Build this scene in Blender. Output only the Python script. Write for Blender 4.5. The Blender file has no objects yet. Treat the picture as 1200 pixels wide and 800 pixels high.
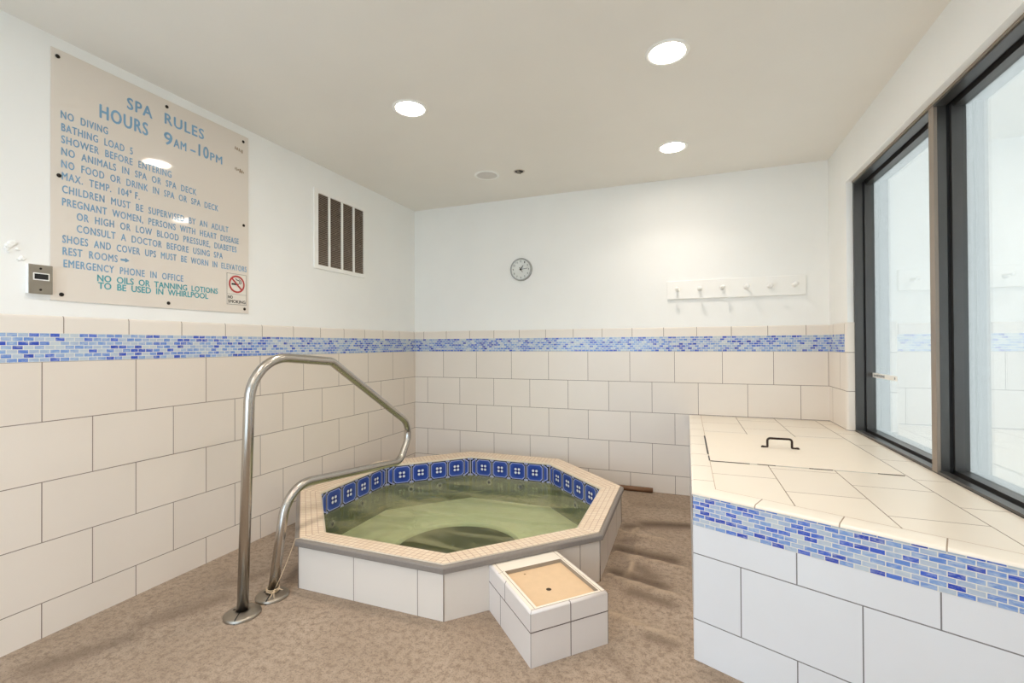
import bpy, bmesh, math, random
from mathutils import Vector, Matrix
random.seed(7)
sc = bpy.context.scene
COL = sc.collection
PI = math.pi

# ------------------------------------------------------------------ camera, sky, lamps, exposure
CX, CY, CZ, YAW, PIT, ROL, FPX = 2.50773, -3.93515, 1.20651, 0.360833, 0.006796, -0.005313, 541.263
fw = Vector((-math.sin(YAW) * math.cos(PIT), math.cos(YAW) * math.cos(PIT), math.sin(PIT)))
rt = Vector((math.cos(YAW), math.sin(YAW), 0)); up = rt.cross(fw)
r2 = rt * math.cos(ROL) + up * math.sin(ROL); u2 = up * math.cos(ROL) - rt * math.sin(ROL)
cam = bpy.data.cameras.new('camera'); cam.sensor_width = 36.0; cam.lens = FPX / 1200 * 36.0
cam.clip_start = 0.02; cam.clip_end = 200
camo = bpy.data.objects.new('camera', cam); COL.objects.link(camo)
camo.matrix_world = Matrix(((r2.x, u2.x, -fw.x, CX), (r2.y, u2.y, -fw.y, CY), (r2.z, u2.z, -fw.z, CZ), (0, 0, 0, 1)))
sc.camera = camo
sc.view_settings.view_transform = 'Standard'; sc.view_settings.look = 'None'
sc.view_settings.gamma = 1.0; sc.view_settings.use_curve_mapping = False
sc.view_settings.exposure = 1.56
sc.cycles.max_bounces = 14; sc.cycles.diffuse_bounces = 8; sc.cycles.glossy_bounces = 5
sc.cycles.transmission_bounces = 8; sc.cycles.transparent_max_bounces = 16; sc.cycles.volume_bounces = 1
sc.cycles.sample_clamp_indirect = 8.0
LAMP = 19.5        # radiance of a ceiling lamp's lens
BEAM = 18.0        # the downward beam of the same lamp
SKY = 1.65         # overcast daylight
world = bpy.data.worlds.new('World'); sc.world = world; world.use_nodes = True
bg = world.node_tree.nodes['Background']; bg.inputs['Color'].default_value = (0.66, 0.83, 1.0, 1); bg.inputs['Strength'].default_value = SKY

ZC = 2.534; XR = 3.474; YS = -4.7; KZ = 1.145; ZCAP = 1.339; W = 0.3505

def portal(name, loc, rot, sx, sy):
    l = bpy.data.lights.new(name, 'AREA'); l.shape = 'RECTANGLE'; l.size = sx; l.size_y = sy; l.cycles.is_portal = True
    o = bpy.data.objects.new(name, l); COL.objects.link(o); o.location = loc; o.rotation_euler = rot
portal('sky_portal_window', (3.66, -1.85, 1.44), (0, PI / 2, 0), 1.62, 3.0)
portal('sky_portal_entrance', (1.1, -4.86, 1.1), (-PI / 2, 0, 0), 2.2, 2.2)
def downlight(lx, ly, radiance, spread):
    l = bpy.data.lights.new('ceiling_lamp', 'AREA'); l.shape = 'DISK'; l.size = 0.155; l.spread = math.radians(spread)
    l.color = (1.0, 0.90, 0.80); l.energy = radiance * PI * PI * 0.0775 ** 2
    o = bpy.data.objects.new('ceiling_lamp', l); COL.objects.link(o); o.location = (lx, ly, ZC - 0.012)
for (lx, ly) in ((1.063, -2.81), (2.433, -2.81), (1.063, -3.9), (2.433, -3.9)):   # the same recessed lamps behind the camera
    downlight(lx, ly, LAMP, 180); downlight(lx, ly, BEAM, 125)
for (lx, ly) in ((1.068, -1.719), (2.436, -1.721), (2.430, -0.640)):              # the three lit lamps in view
    downlight(lx, ly, BEAM, 125)

# ------------------------------------------------------------------ materials
def s2l(c):
    return tuple(((v / 255) / 12.92 if v / 255 <= 0.04045 else ((v / 255 + 0.055) / 1.055) ** 2.4) for v in c) + (1.0,)
class NT:
    def __init__(s, name):
        s.m = bpy.data.materials.new(name); s.m.use_nodes = True; s.t = s.m.node_tree; s.n = s.t.nodes; s.l = s.t.links
        s.b = s.n['Principled BSDF']; s.out = s.n['Material Output']
    def new(s, ty, **kw):
        nd = s.n.new(ty)
        for k, v in kw.items(): setattr(nd, k, v)
        return nd
    def put(s, sock, v):
        if isinstance(v, bpy.types.NodeSocket): s.l.new(v, sock)
        else: sock.default_value = v
    def math(s, op, a, b=None, c=None, clamp=False):
        nd = s.new('ShaderNodeMath', operation=op); nd.use_clamp = clamp
        s.put(nd.inputs[0], a)
        if b is not None: s.put(nd.inputs[1], b)
        if c is not None: s.put(nd.inputs[2], c)
        return nd.outputs[0]
    def mix(s, f, a, b):
        nd = s.new('ShaderNodeMix', data_type='RGBA'); s.put(nd.inputs[0], f); s.put(nd.inputs[6], a); s.put(nd.inputs[7], b)
        return nd.outputs[2]
    def ramp(s, f, stops, interp='LINEAR'):
        nd = s.new('ShaderNodeValToRGB'); nd.color_ramp.interpolation = interp
        e = nd.color_ramp.elements
        while len(e) < len(stops): e.new(0.5)
        for k, (p, c) in enumerate(stops): e[k].position = p; e[k].color = c
        s.put(nd.inputs[0], f); return nd.outputs[0]
    def noise(s, vec, scale, detail=3, rough=0.55, dist=0.0):
        nd = s.new('ShaderNodeTexNoise'); nd.inputs['Scale'].default_value = scale; nd.inputs['Detail'].default_value = detail
        nd.inputs['Roughness'].default_value = rough; nd.inputs['Distortion'].default_value = dist
        if vec is not None: s.l.new(vec, nd.inputs['Vector'])
        return nd.outputs[0]
    def pos(s): return s.new('ShaderNodeNewGeometry').outputs['Position']
    def uv(s, du=0, dv=0, su=1, sv=1):
        t = s.new('ShaderNodeUVMap'); mp = s.new('ShaderNodeMapping'); mp.inputs['Location'].default_value = (du, dv, 0)
        mp.inputs['Scale'].default_value = (su, sv, 1)
        s.l.new(t.outputs[0], mp.inputs['Vector']); return mp.outputs[0]
    def bump(s, h, strength=0.3, dist=0.002):
        nd = s.new('ShaderNodeBump'); nd.inputs['Strength'].default_value = strength; nd.inputs['Distance'].default_value = dist
        s.put(nd.inputs['Height'], h); s.l.new(nd.outputs[0], s.b.inputs['Normal'])
    def set(s, color=None, rough=None, metal=None, spec=None):
        if color is not None: s.put(s.b.inputs['Base Color'], color)
        if rough is not None: s.put(s.b.inputs['Roughness'], rough)
        if metal is not None: s.put(s.b.inputs['Metallic'], metal)
        if spec is not None: s.put(s.b.inputs['Specular IOR Level'], spec)
        return s.m

def plain(name, rgb, rough=0.5, metal=0.0, spec=0.5, var=0.04, scale=14):
    t = NT(name); n = t.noise(t.pos(), scale, 3)
    c = s2l(rgb); d = tuple(max(0, v * (1 - 3 * var)) for v in c[:3]) + (1,)
    return t.set(t.mix(t.math('MULTIPLY', n, 0.8, clamp=True), c, d), rough, metal, spec)

def plaster(name, rgb):
    t = NT(name); p = t.pos(); n = t.noise(p, 2.2, 3); n2 = t.noise(p, 90, 3)
    c = s2l(rgb); d = tuple(v * 0.93 for v in c[:3]) + (1,)
    t.bump(t.math('ADD', t.math('MULTIPLY', n, 1.2), t.math('MULTIPLY', n2, 0.15)), 0.35, 0.004)
    return t.set(t.mix(n, c, d), 0.55)

def brick(t, uv, w, h, mortar, offset=0.5):
    bt = t.new('ShaderNodeTexBrick'); bt.offset = offset; bt.squash = 1.0; bt.inputs['Scale'].default_value = 1.0
    bt.inputs['Brick Width'].default_value = w; bt.inputs['Row Height'].default_value = h
    bt.inputs['Mortar Size'].default_value = mortar; bt.inputs['Mortar Smooth'].default_value = 0.0; bt.inputs['Bias'].default_value = 0.0
    bt.inputs['Color1'].default_value = (0, 0, 0, 1); bt.inputs['Color2'].default_value = (1, 1, 1, 1); bt.inputs['Mortar'].default_value = (0, 0, 0, 1)
    t.l.new(uv, bt.inputs['Vector']); return bt.outputs['Color'], bt.outputs['Fac']

TILE = (238, 230, 220); GROUT = (140, 126, 114)
def tile(name, du, dv, w=W, h=0.25, mortar=0.0019, rgb=TILE, grout=GROUT, offset=0.5, rough=0.32):
    t = NT(name); c, f = brick(t, t.uv(du, dv), w, h, mortar, offset)
    p = t.pos(); n = t.noise(p, 3.5, 4); b = s2l(rgb)
    a = t.mix(c, b, tuple(v * 0.955 for v in b[:3]) + (1,))
    a = t.mix(t.math('MULTIPLY', n, 0.16), a, s2l((190, 176, 160)))
    t.bump(t.math('SUBTRACT', t.math('MULTIPLY', n, 0.3), f), 0.35, 0.0015)
    return t.set(t.mix(f, a, s2l(grout)), t.mix(f, (rough,) * 3 + (1,), (0.9,) * 3 + (1,)))

def mosaic(name, du, dv, w=0.0335, h=0.01715):
    t = NT(name); c, f = brick(t, t.uv(du, dv), w, h, 0.0014)
    st = [(0.0, s2l((48, 72, 178))), (0.16, s2l((66, 98, 200))), (0.30, s2l((96, 134, 206))), (0.46, s2l((132, 164, 212))),
          (0.60, s2l((168, 184, 206))), (0.76, s2l((194, 203, 208))), (0.92, s2l((112, 146, 206)))]
    col = t.ramp(c, st)
    streak = t.math('MULTIPLY_ADD', t.noise(t.uv(du, dv, 1, 2.4), 34, 4, 0.65, 0.6), 1.0, t.math('MULTIPLY', t.math('SUBTRACT', c, 0.5), 0.12))
    col = t.mix(t.math('MULTIPLY', t.math('SUBTRACT', streak, 0.42), 2.2, clamp=True), col, s2l((200, 212, 220)))
    t.bump(t.math('SUBTRACT', 1.0, f), 0.4, 0.001)
    return t.set(t.mix(f, col, s2l((226, 224, 216))), 0.15)

def metal_mat(name, rgb, rough):
    t = NT(name); n = t.noise(t.pos(), 60, 3)
    return t.set(s2l(rgb), t.math('ADD', rough, t.math('MULTIPLY', n, 0.1)), 1.0)

M = {}
M['plaster'] = plaster('wall_plaster', (247, 247, 244))
M['ceiling'] = plaster('ceiling_plaster', (240, 236, 229))
M['tile_left'] = tile('tile_left', -0.0236 + 0.5 * W + W, 0.105, rgb=(231, 220, 207))  # same tile as the back wall; warmer, dimmer light put into its colour
M['tile_back'] = tile('tile_back', -0.3147 + 0.5 * W + W, 0.105)
M['tile_right'] = tile('tile_right', 0.5 * W + 0.10, 0.105)
M['cap_left'] = tile('cap_left', -0.2691 + 2 * 0.2487, 0.0, 0.2487, 5.0, offset=0.0)
M['cap_back'] = tile('cap_back', -0.0981 + 2 * 0.2487, 0.0, 0.2487, 5.0, offset=0.0)
M['mosaic'] = mosaic('wall_mosaic', 1.0, 0.01715 * 100 - KZ)
M['trim_tile'] = tile('reveal_tile', 5, 0.105, 10, 0.25, offset=0.0)

# concrete floor
t = NT('floor_concrete'); p = t.pos()
n1 = t.noise(p, 2.2, 5, 0.6); n2 = t.noise(p, 38, 5, 0.7); n3 = t.noise(p, 160, 2, 0.6)
col = t.mix(t.ramp(n1, [(0.35, (0, 0, 0, 1)), (0.68, (1, 1, 1, 1))]), s2l((158, 139, 120)), s2l((177, 158, 139)))
col = t.mix(t.ramp(n2, [(0.36, (1, 1, 1, 1)), (0.55, (0, 0, 0, 1))]), col, s2l((137, 119, 102)))
col = t.mix(t.ramp(n3, [(0.30, (0.7, 0.7, 0.7, 1)), (0.5, (0, 0, 0, 1))]), col, s2l((113, 98, 84)))
at = t.new('ShaderNodeAttribute', attribute_name='stain')
nd = t.noise(t.new('ShaderNodeMapping').outputs[0], 1)
sm = t.math('MULTIPLY', at.outputs['Fac'], t.math('ADD', 0.35, t.math('MULTIPLY', n2, 1.1)), clamp=True)
col = t.mix(sm, col, s2l((88, 70, 55)))
at2 = t.new('ShaderNodeAttribute', attribute_name='ridge')
col = t.mix(t.math('MULTIPLY', at2.outputs['Fac'], 0.65), col, s2l((190, 168, 142)))
t.bump(t.math('ADD', t.math('MULTIPLY', n2, 0.6), t.math('MULTIPLY', n3, 0.4)), 0.35, 0.003)
M['floor'] = t.set(col, 0.75, 0, 0.3)

M['steel'] = metal_mat('brushed_steel', (190, 184, 176), 0.2)
M['steel_dull'] = metal_mat('dull_steel', (158, 150, 138), 0.34)
M['frame'] = plain('dark_anodised_frame', (92, 90, 88), 0.3, 0.7)
M['frame_black'] = plain('black_gasket', (22, 22, 23), 0.6)
M['frame_tan'] = plain('tan_lit_frame_face', (150, 138, 126), 0.4, 0.3)  # mullion fronts: dark frame painted lighter as if lit; also the tan top strip
M['white_paint'] = plain('white_paint', (247, 246, 242), 0.4, var=0.01)
M['stone'] = plain('grey_stone_edge', (138, 129, 121), 0.45, scale=120, var=0.1)
M['black'] = plain('black', (16, 14, 13), 0.5)
M['screw'] = plain('dark_screw', (40, 34, 28), 0.4, 0.6)

# pool coping: small square mosaic
t = NT('coping_mosaic'); c, f = brick(t, t.uv(10, 10), 0.0295, 0.0295, 0.0014, 0.0)
col = t.mix(c, s2l((236, 218, 194)), s2l((228, 206, 180)))
M['coping'] = t.set(t.mix(f, col, s2l((182, 146, 120))), 0.35)
M['coping_edge'] = plain('coping_edge', (232, 218, 196), 0.4)
M['basin'] = plain('pool_plaster', (238, 234, 206), 0.6, scale=5); M['basin_wall'] = plain('pool_wall_shade', (124, 120, 86), 0.6, scale=5)  # basin walls darkened: shade on the upright faces put into the colour

# patterned waterline tile, uv 0..1 per tile
t = NT('waterline_tile'); sep = t.new('ShaderNodeSeparateXYZ'); t.l.new(t.new('ShaderNodeUVMap').outputs[0], sep.inputs[0])
fx = t.math('FRACT', sep.outputs[0]); fy = t.math('FRACT', sep.outputs[1])
px = t.math('ABSOLUTE', t.math('SUBTRACT', fx, 0.5)); py = t.math('ABSOLUTE', t.math('SUBTRACT', fy, 0.5))
mx = t.math('MAXIMUM', px, py); sm = t.math('ADD', px, py)
oct_ = t.math('MAXIMUM', mx, t.math('MULTIPLY', sm, 0.585))           # octagon distance
lt = lambda a, b: t.math('LESS_THAN', a, b)
rr = t.math('SQRT', t.math('ADD', t.math('POWER', px, 2.0), t.math('POWER', py, 2.0)))
col = s2l((14, 15, 46))
blue = t.mix(t.ramp(rr, [(0.05, (0, 0, 0, 1)), (0.40, (1, 1, 1, 1))]), s2l((24, 36, 116)), s2l((50, 80, 166)))
col = t.mix(lt(oct_, 0.435), col, s2l((156, 166, 216)))
col = t.mix(lt(oct_, 0.395), col, s2l((62, 84, 168)))
col = t.mix(lt(oct_, 0.36), col, blue)
dd = t.math('SQRT', t.math('ADD', t.math('POWER', t.math('SUBTRACT', px, 0.095), 2.0), t.math('POWER', t.math('SUBTRACT', py, 0.095), 2.0)))
col = t.mix(lt(dd, 0.068), col, s2l((224, 230, 240)))
cd = t.math('SQRT', t.math('ADD', t.math('POWER', t.math('SUBTRACT', px, 0.44), 2.0), t.math('POWER', t.math('SUBTRACT', py, 0.44), 2.0)))
col = t.mix(lt(cd, 0.055), col, s2l((160, 168, 214)))
col = t.mix(t.math('GREATER_THAN', mx, 0.478), col, s2l((176, 172, 176)))
M['deco'] = t.set(col, 0.12)

def ior_both_sides(t, n):   # same reflectance entering and leaving a thin sheet
    b = t.new('ShaderNodeNewGeometry').outputs['Backfacing']
    return t.math('ADD', t.math('MULTIPLY', b, 1 / n - n), n)
# spa water
t = NT('spa_water'); n = t.n; n.remove(t.b)
p = t.pos()
gl = t.new('ShaderNodeBsdfGlossy'); gl.inputs['Roughness'].default_value = 0.06
tr = t.new('ShaderNodeBsdfTransparent'); tr.inputs['Color'].default_value = (0.93, 0.97, 0.90, 1)
mp = t.new('ShaderNodeMapping'); t.l.new(p, mp.inputs['Vector'])
nw = t.noise(mp.outputs[0], 5, 3, 0.5, 1.2)
bmp = t.new('ShaderNodeBump'); bmp.inputs['Strength'].default_value = 0.25; bmp.inputs['Distance'].default_value = 0.03; t.l.new(nw, bmp.inputs['Height'])
fr = t.new('ShaderNodeFresnel'); t.l.new(ior_both_sides(t, 1.33), fr.inputs['IOR'])
t.l.new(bmp.outputs[0], gl.inputs['Normal'])
df = t.new('ShaderNodeBsdfDiffuse'); df.inputs['Color'].default_value = s2l((214, 210, 160))
# turbid swirl of fine bubbles
mp2 = t.new('ShaderNodeMapping'); mp2.inputs['Scale'].default_value = (0.9, 3.2, 1); mp2.inputs['Rotation'].default_value = (0, 0, 0.35); t.l.new(p, mp2.inputs['Vector'])
sw = t.noise(mp2.outputs[0], 1.9, 3, 0.5, 1.0)
swf = t.ramp(sw, [(0.42, (0.01,) * 3 + (1,)), (0.70, (0.34,) * 3 + (1,))])
m1 = t.new('ShaderNodeMixShader'); t.l.new(swf, m1.inputs[0]); t.l.new(tr.outputs[0], m1.inputs[1]); t.l.new(df.outputs[0], m1.inputs[2])
m2 = t.new('ShaderNodeMixShader'); t.l.new(fr.outputs[0], m2.inputs[0]); t.l.new(m1.outputs[0], m2.inputs[1]); t.l.new(gl.outputs[0], m2.inputs[2])
t.l.new(m2.outputs[0], t.out.inputs['Surface'])
va = t.new('ShaderNodeVolumeAbsorption'); va.inputs['Color'].default_value = (0.60, 0.72, 0.39, 1); va.inputs['Density'].default_value = 0.8
t.l.new(va.outputs[0], t.out.inputs['Volume'])
M['water'] = t.m

# window glass: thin pane
t = NT('window_glass'); t.n.remove(t.b)
gl = t.new('ShaderNodeBsdfGlossy'); gl.inputs['Roughness'].default_value = 0.0
tr = t.new('ShaderNodeBsdfTransparent'); tr.inputs['Color'].default_value = (0.93, 0.96, 0.95, 1)
fr = t.new('ShaderNodeFresnel'); t.l.new(ior_both_sides(t, 4.0), fr.inputs['IOR'])
ms = t.new('ShaderNodeMixShader'); t.l.new(fr.outputs[0], ms.inputs[0]); t.l.new(tr.outputs[0], ms.inputs[1]); t.l.new(gl.outputs[0], ms.inputs[2])
t.l.new(ms.outputs[0], t.out.inputs['Surface']); M['glass'] = t.m

t = NT('frosted_glass'); t.n.remove(t.b)      # outer, fogged sheet of the double glazing
tl = t.new('ShaderNodeBsdfTranslucent'); tl.inputs['Color'].default_value = (0.70, 0.64, 0.595, 1)
tr = t.new('ShaderNodeBsdfTransparent'); mf = t.new('ShaderNodeMixShader'); mf.inputs[0].default_value = 0.95
t.l.new(tr.outputs[0], mf.inputs[1]); t.l.new(tl.outputs[0], mf.inputs[2]); t.l.new(mf.outputs[0], t.out.inputs['Surface']); M['frosted'] = t.m
def emis(name, rgb, strength):
    t = NT(name); t.b.inputs['Emission Color'].default_value = rgb; t.b.inputs['Emission Strength'].default_value = strength
    return t.set((0.9, 0.9, 0.9, 1), 0.4)
M['lamp'] = emis('lamp_lens', (1.0, 0.90, 0.80, 1), LAMP)
M['lens_off'] = plain('unlit_lens', (214, 208, 202), 0.3)

# ------------------------------------------------------------------ mesh helpers
class MB:
    def __init__(s): s.v = []; s.f = []; s.uv = []; s.mi = []; s.sm = []
    def face(s, pts, uvs=None, mi=0, smooth=False):
        b = len(s.v); pts = [Vector(q) for q in pts]; s.v += pts; s.f.append(list(range(b, b + len(pts))))
        if uvs is None:
            nrm = (pts[1] - pts[0]).cross(pts[2] - pts[0]); a = max(range(3), key=lambda k: abs(nrm[k]))
            uvs = [((-q.y, q.z) if a == 0 else (q.x, q.z) if a == 1 else (q.x, q.y)) for q in pts]
        s.uv.append(uvs); s.mi.append(mi); s.sm.append(smooth)
    def box(s, a, b, mi=0, skip=''):
        x0, y0, z0 = a; x1, y1, z1 = b
        F = {'-x': [(x0, y1, z0), (x0, y0, z0), (x0, y0, z1), (x0, y1, z1)], '+x': [(x1, y0, z0), (x1, y1, z0), (x1, y1, z1), (x1, y0, z1)],
             '-y': [(x0, y0, z0), (x1, y0, z0), (x1, y0, z1), (x0, y0, z1)], '+y': [(x1, y1, z0), (x0, y1, z0), (x0, y1, z1), (x1, y1, z1)],
             '-z': [(x0, y1, z0), (x1, y1, z0), (x1, y0, z0), (x0, y0, z0)], '+z': [(x0, y0, z1), (x1, y0, z1), (x1, y1, z1), (x0, y1, z1)]}
        for k, q in F.items():
            if k not in skip.split(): s.face(q, None, mi)
    def prism(s, poly, z0, z1, mi=0, top=True, bottom=True):
        n = len(poly); acc = 0
        for i in range(n):
            a, b = poly[i], poly[(i + 1) % n]; L = math.hypot(b[0] - a[0], b[1] - a[1])
            s.face([(a[0], a[1], z0), (b[0], b[1], z0), (b[0], b[1], z1), (a[0], a[1], z1)], [(acc, z0), (acc + L, z0), (acc + L, z1), (acc, z1)], mi); acc += L
        if top: s.face([(q[0], q[1], z1) for q in poly], None, mi)
        if bottom: s.face([(q[0], q[1], z0) for q in reversed(poly)], None, mi)
    def lathe(s, prof, c=(0, 0, 0), n=32, axis='z', mi=0, smooth=True):
        def P(r, h, a):
            x, y = r * math.cos(a), r * math.sin(a)
            q = (x, y, h) if axis == 'z' else (h, x, y) if axis == 'x' else (y, h, x)
            return (q[0] + c[0], q[1] + c[1], q[2] + c[2])
        for i in range(len(prof) - 1):
            (ra, ha), (rb, hb) = prof[i], prof[i + 1]
            for k in range(n):
                a0, a1 = 2 * PI * k / n, 2 * PI * (k + 1) / n
                q = [P(ra, ha, a0), P(ra, ha, a1), P(rb, hb, a1), P(rb, hb, a0)]
                if ra < 1e-6: q = [q[0], q[2], q[3]]
                elif rb < 1e-6: q = q[:3]
                s.face(q, None, mi, smooth)
    def tube(s, pts, r, n=14, mi=0, caps=True):
        pts = [Vector(q) for q in pts]; T = []
        for i in range(len(pts)):
            d = pts[min(i + 1, len(pts) - 1)] - pts[max(i - 1, 0)]; T.append(d.normalized())
        ref = Vector((0, 0, 1)) if abs(T[0].z) < 0.9 else Vector((1, 0, 0))
        N = (ref - T[0] * ref.dot(T[0])).normalized(); rings = []
        for i, q in enumerate(pts):
            N = (N - T[i] * N.dot(T[i])).normalized(); B = T[i].cross(N)
            rings.append([q + (N * math.cos(2 * PI * k / n) + B * math.sin(2 * PI * k / n)) * r for k in range(n)])
        for i in range(len(rings) - 1):
            for k in range(n):
                j = (k + 1) % n; s.face([rings[i][k], rings[i][j], rings[i + 1][j], rings[i + 1][k]], None, mi, True)
        if caps: s.face(list(reversed(rings[0])), None, mi); s.face(rings[-1], None, mi)
    def build(s, name, mats, parent=None, merge=True, bevel=0, loc=None):
        me = bpy.data.meshes.new(name); me.from_pydata([tuple(q) for q in s.v], [], s.f)
        ul = me.uv_layers.new(name='UVMap'); k = 0
        for fi, p in enumerate(me.polygons):
            p.material_index = s.mi[fi]; p.use_smooth = s.sm[fi]
            for j in range(len(s.f[fi])): ul.data[k].uv = s.uv[fi][j]; k += 1
        for m in (mats if isinstance(mats, (list, tuple)) else [mats]): me.materials.append(m)
        if merge or bevel:
            bm = bmesh.new(); bm.from_mesh(me); bmesh.ops.remove_doubles(bm, verts=bm.verts, dist=1e-5)
            bmesh.ops.recalc_face_normals(bm, faces=bm.faces) if bevel else None
            bm.to_mesh(me); bm.free()
        o = bpy.data.objects.new(name, me); COL.objects.link(o)
        if parent is not None:
            o.parent = parent
            if loc is None: o.matrix_parent_inverse = Matrix.Translation(parent.location).inverted() if parent.rotation_euler.z == 0 else parent.matrix_basis.inverted()
        if loc is not None: o.location = loc
        if bevel:
            bv = o.modifiers.new('bevel', 'BEVEL'); bv.width = bevel; bv.segments = 3; bv.limit_method = 'ANGLE'; bv.angle_limit = math.radians(40)
        return o

def tag(o, label=None, cat=None, group=None, kind=None):
    for k, v in (('label', label), ('category', cat), ('group', group), ('kind', kind)):
        if v: o[k] = v
    return o
def thing(name, loc, label, cat, group=None):
    o = bpy.data.objects.new(name, None); o.empty_display_size = 0.1; COL.objects.link(o); o.location = loc
    return tag(o, label, cat, group)
def fillet(pts, rads, n=8):
    pts = [Vector(q) for q in pts]; out = [pts[0]]
    for i in range(1, len(pts) - 1):
        a, b, c = pts[i - 1], pts[i], pts[i + 1]; d1 = (a - b).normalized(); d2 = (c - b).normalized()
        ang = d1.angle(d2); t_ = rads[i - 1] / math.tan(ang / 2)
        bis = (d1 + d2).normalized(); cen = b + bis * (rads[i - 1] / math.sin(ang / 2))
        p0, p1 = b + d1 * t_ - cen, b + d2 * t_ - cen; w = p0.angle(p1)
        for k in range(n + 1):
            f = k / n; out.append(cen + (p0 * math.sin((1 - f) * w) + p1 * math.sin(f * w)) / math.sin(w))
    out.append(pts[-1]); return out

# text turned into mesh, fitted to a box: returns list of faces in 2-D (x, y) plus thickness
def text_mesh(body, bold=0.012, spacing=1.1):
    cu = bpy.data.curves.new('txt', 'FONT'); cu.body = body; cu.size = 1; cu.offset = 0.0; cu.space_character = spacing; cu.resolution_u = 3
    o = bpy.data.objects.new('txt', cu); COL.objects.link(o)
    dg = bpy.context.evaluated_depsgraph_get(); me = bpy.data.meshes.new_from_object(o.evaluated_get(dg))
    vs = [v.co.copy() for v in me.vertices]; fs = [list(p.vertices) for p in me.polygons]
    bpy.data.objects.remove(o); bpy.data.meshes.remove(me); bpy.data.curves.remove(cu)
    return vs, fs
def put_text(mb, body, u0, u1, vc, cap, place, bold=0.012, spacing=1.1, mi=0):
    vs, fs = text_mesh(body, bold, spacing)
    xs = [v.x for v in vs]; ys = [v.y for v in vs]; x0, x1, y0 = min(xs), max(xs), 0.0
    capH = 0.70; sx = (u1 - u0) / (x1 - x0); sy = cap / capH
    d = bold * 1.1 * capH * sy / 0.7
    for n_, (ox, oy) in enumerate(((0, 0), (-d, 0), (d, 0), (0, d * 0.8), (0, -d * 0.8))):
        pts = [Vector(place(u0 + (v.x - x0) * sx + ox, vc + (v.y - capH / 2) * sy + oy)) for v in vs]
        if n_ == 0: nrm = (Vector(place(1, 0)) - Vector(place(0, 0))).cross(Vector(place(0, 1)) - Vector(place(0, 0)))
        for f in fs:
            q = [pts[k] + nrm * (0.00006 * n_) for k in f]; mb.face(q, [(0, 0)] * len(q), mi)

# ------------------------------------------------------------------ room shell
def wall_profile(mb, along):   # along(u, d, z): u along the wall, d out of it, z up
    pass
UL = -YS
mb = MB()   # left wall: plaster core, tile layer, mosaic band, rounded cap
mb.box((-0.16, YS - 0.16, 0), (-0.006, 0.16, ZC + 0.1), 0)
mb.box((-0.006, YS, -0.05), (0, 0, KZ), 1, '-x')
mb.box((-0.006, YS, KZ), (0, 0, KZ + 0.12), 2, '-x')
prof = [(0.0, KZ + 0.12), (0.0, ZCAP - 0.012), (-0.0015, ZCAP - 0.005), (-0.006, ZCAP)]
for (d0, z0), (d1, z1) in zip(prof, prof[1:]):
    mb.face([(d0, YS, z0), (d0, 0, z0), (d1, 0, z1), (d1, YS, z1)], [(UL, z0 % 1), (0, z0 % 1), (0, z1 % 1), (UL, z1 % 1)], 3)
wl = tag(mb.build('wall_left', [M['plaster'], M['tile_left'], M['mosaic'], M['cap_left']]), kind='structure')
mb = MB()   # back wall
mb.box((-0.16, 0.006, 0), (XR + 0.16, 0.16, ZC + 0.1), 0)
mb.box((0, 0, -0.05), (XR, 0.006, KZ), 1, '+y')
mb.box((0, 0, KZ), (XR, 0.006, KZ + 0.12), 2, '+y')
for (d0, z0), (d1, z1) in zip(prof, prof[1:]):
    mb.face([(0, -d0, z0), (XR, -d0, z0), (XR, -d1, z1), (0, -d1, z1)], [(0, z0 % 1), (XR, z0 % 1), (XR, z1 % 1), (0, z1 % 1)], 3)
tag(mb.build('wall_back', [M['plaster'], M['tile_back'], M['mosaic'], M['cap_back']]), kind='structure')
# right wall with the window opening
WY0, WY1, WZ0, WZ1 = -3.32, -0.385, 0.64, 2.245
mb = MB(); X1 = XR + 0.16; FX0_ = 3.52
mb.box((XR + 0.006, YS - 0.16, -0.05), (X1, 0.16, WZ0 - 0.001), 0)
mb.box((XR + 0.006, YS - 0.16, WZ1), (X1, 0.16, ZC + 0.1), 0)
mb.box((XR + 0.006, WY1, WZ0), (X1, 0.16, WZ1), 0)
mb.box((XR + 0.006, YS - 0.16, WZ0), (X1, WY0, WZ1), 0)
mb.box((XR, WY1, -0.05), (XR + 0.006, 0, KZ), 1, '+x')
mb.box((XR, YS, -0.05), (XR + 0.006, WY1, WZ0 - 0.001), 1, '+x')
mb.box((XR, WY1, KZ), (XR + 0.006, 0, KZ + 0.12), 2, '+x')
for (d0, z0), (d1, z1) in zip(prof, prof[1:]):
    mb.face([(XR - d0, 0, z0), (XR - d0, WY1, z0), (XR - d1, WY1, z1), (XR - d1, 0, z1)], [(0, z0 % 1), (-WY1, z0 % 1), (-WY1, z1 % 1), (0, z1 % 1)], 3)
mb.face([(XR, WY1, WZ0), (XR, -2.50, WZ0), (FX0_, -2.50, WZ0), (FX0_, WY1, WZ0)], [(-y_ + 0.3505 * 4 + 0.018, x_ - 2.5965 + 0.2615 * 5) for x_, y_ in ((XR, WY1), (XR, -2.5), (FX0_, -2.5), (FX0_, WY1))], 4)
M['bench_top'] = tile('bench_top', 0.0, 0.0, 0.3505, 0.2615, offset=0.5, rgb=(240, 230, 214), grout=(150, 134, 118))
tag(mb.build('wall_right', [M['plaster'], M['tile_right'], M['mosaic'], M['cap_back'], M['bench_top']]), kind='structure')
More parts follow.
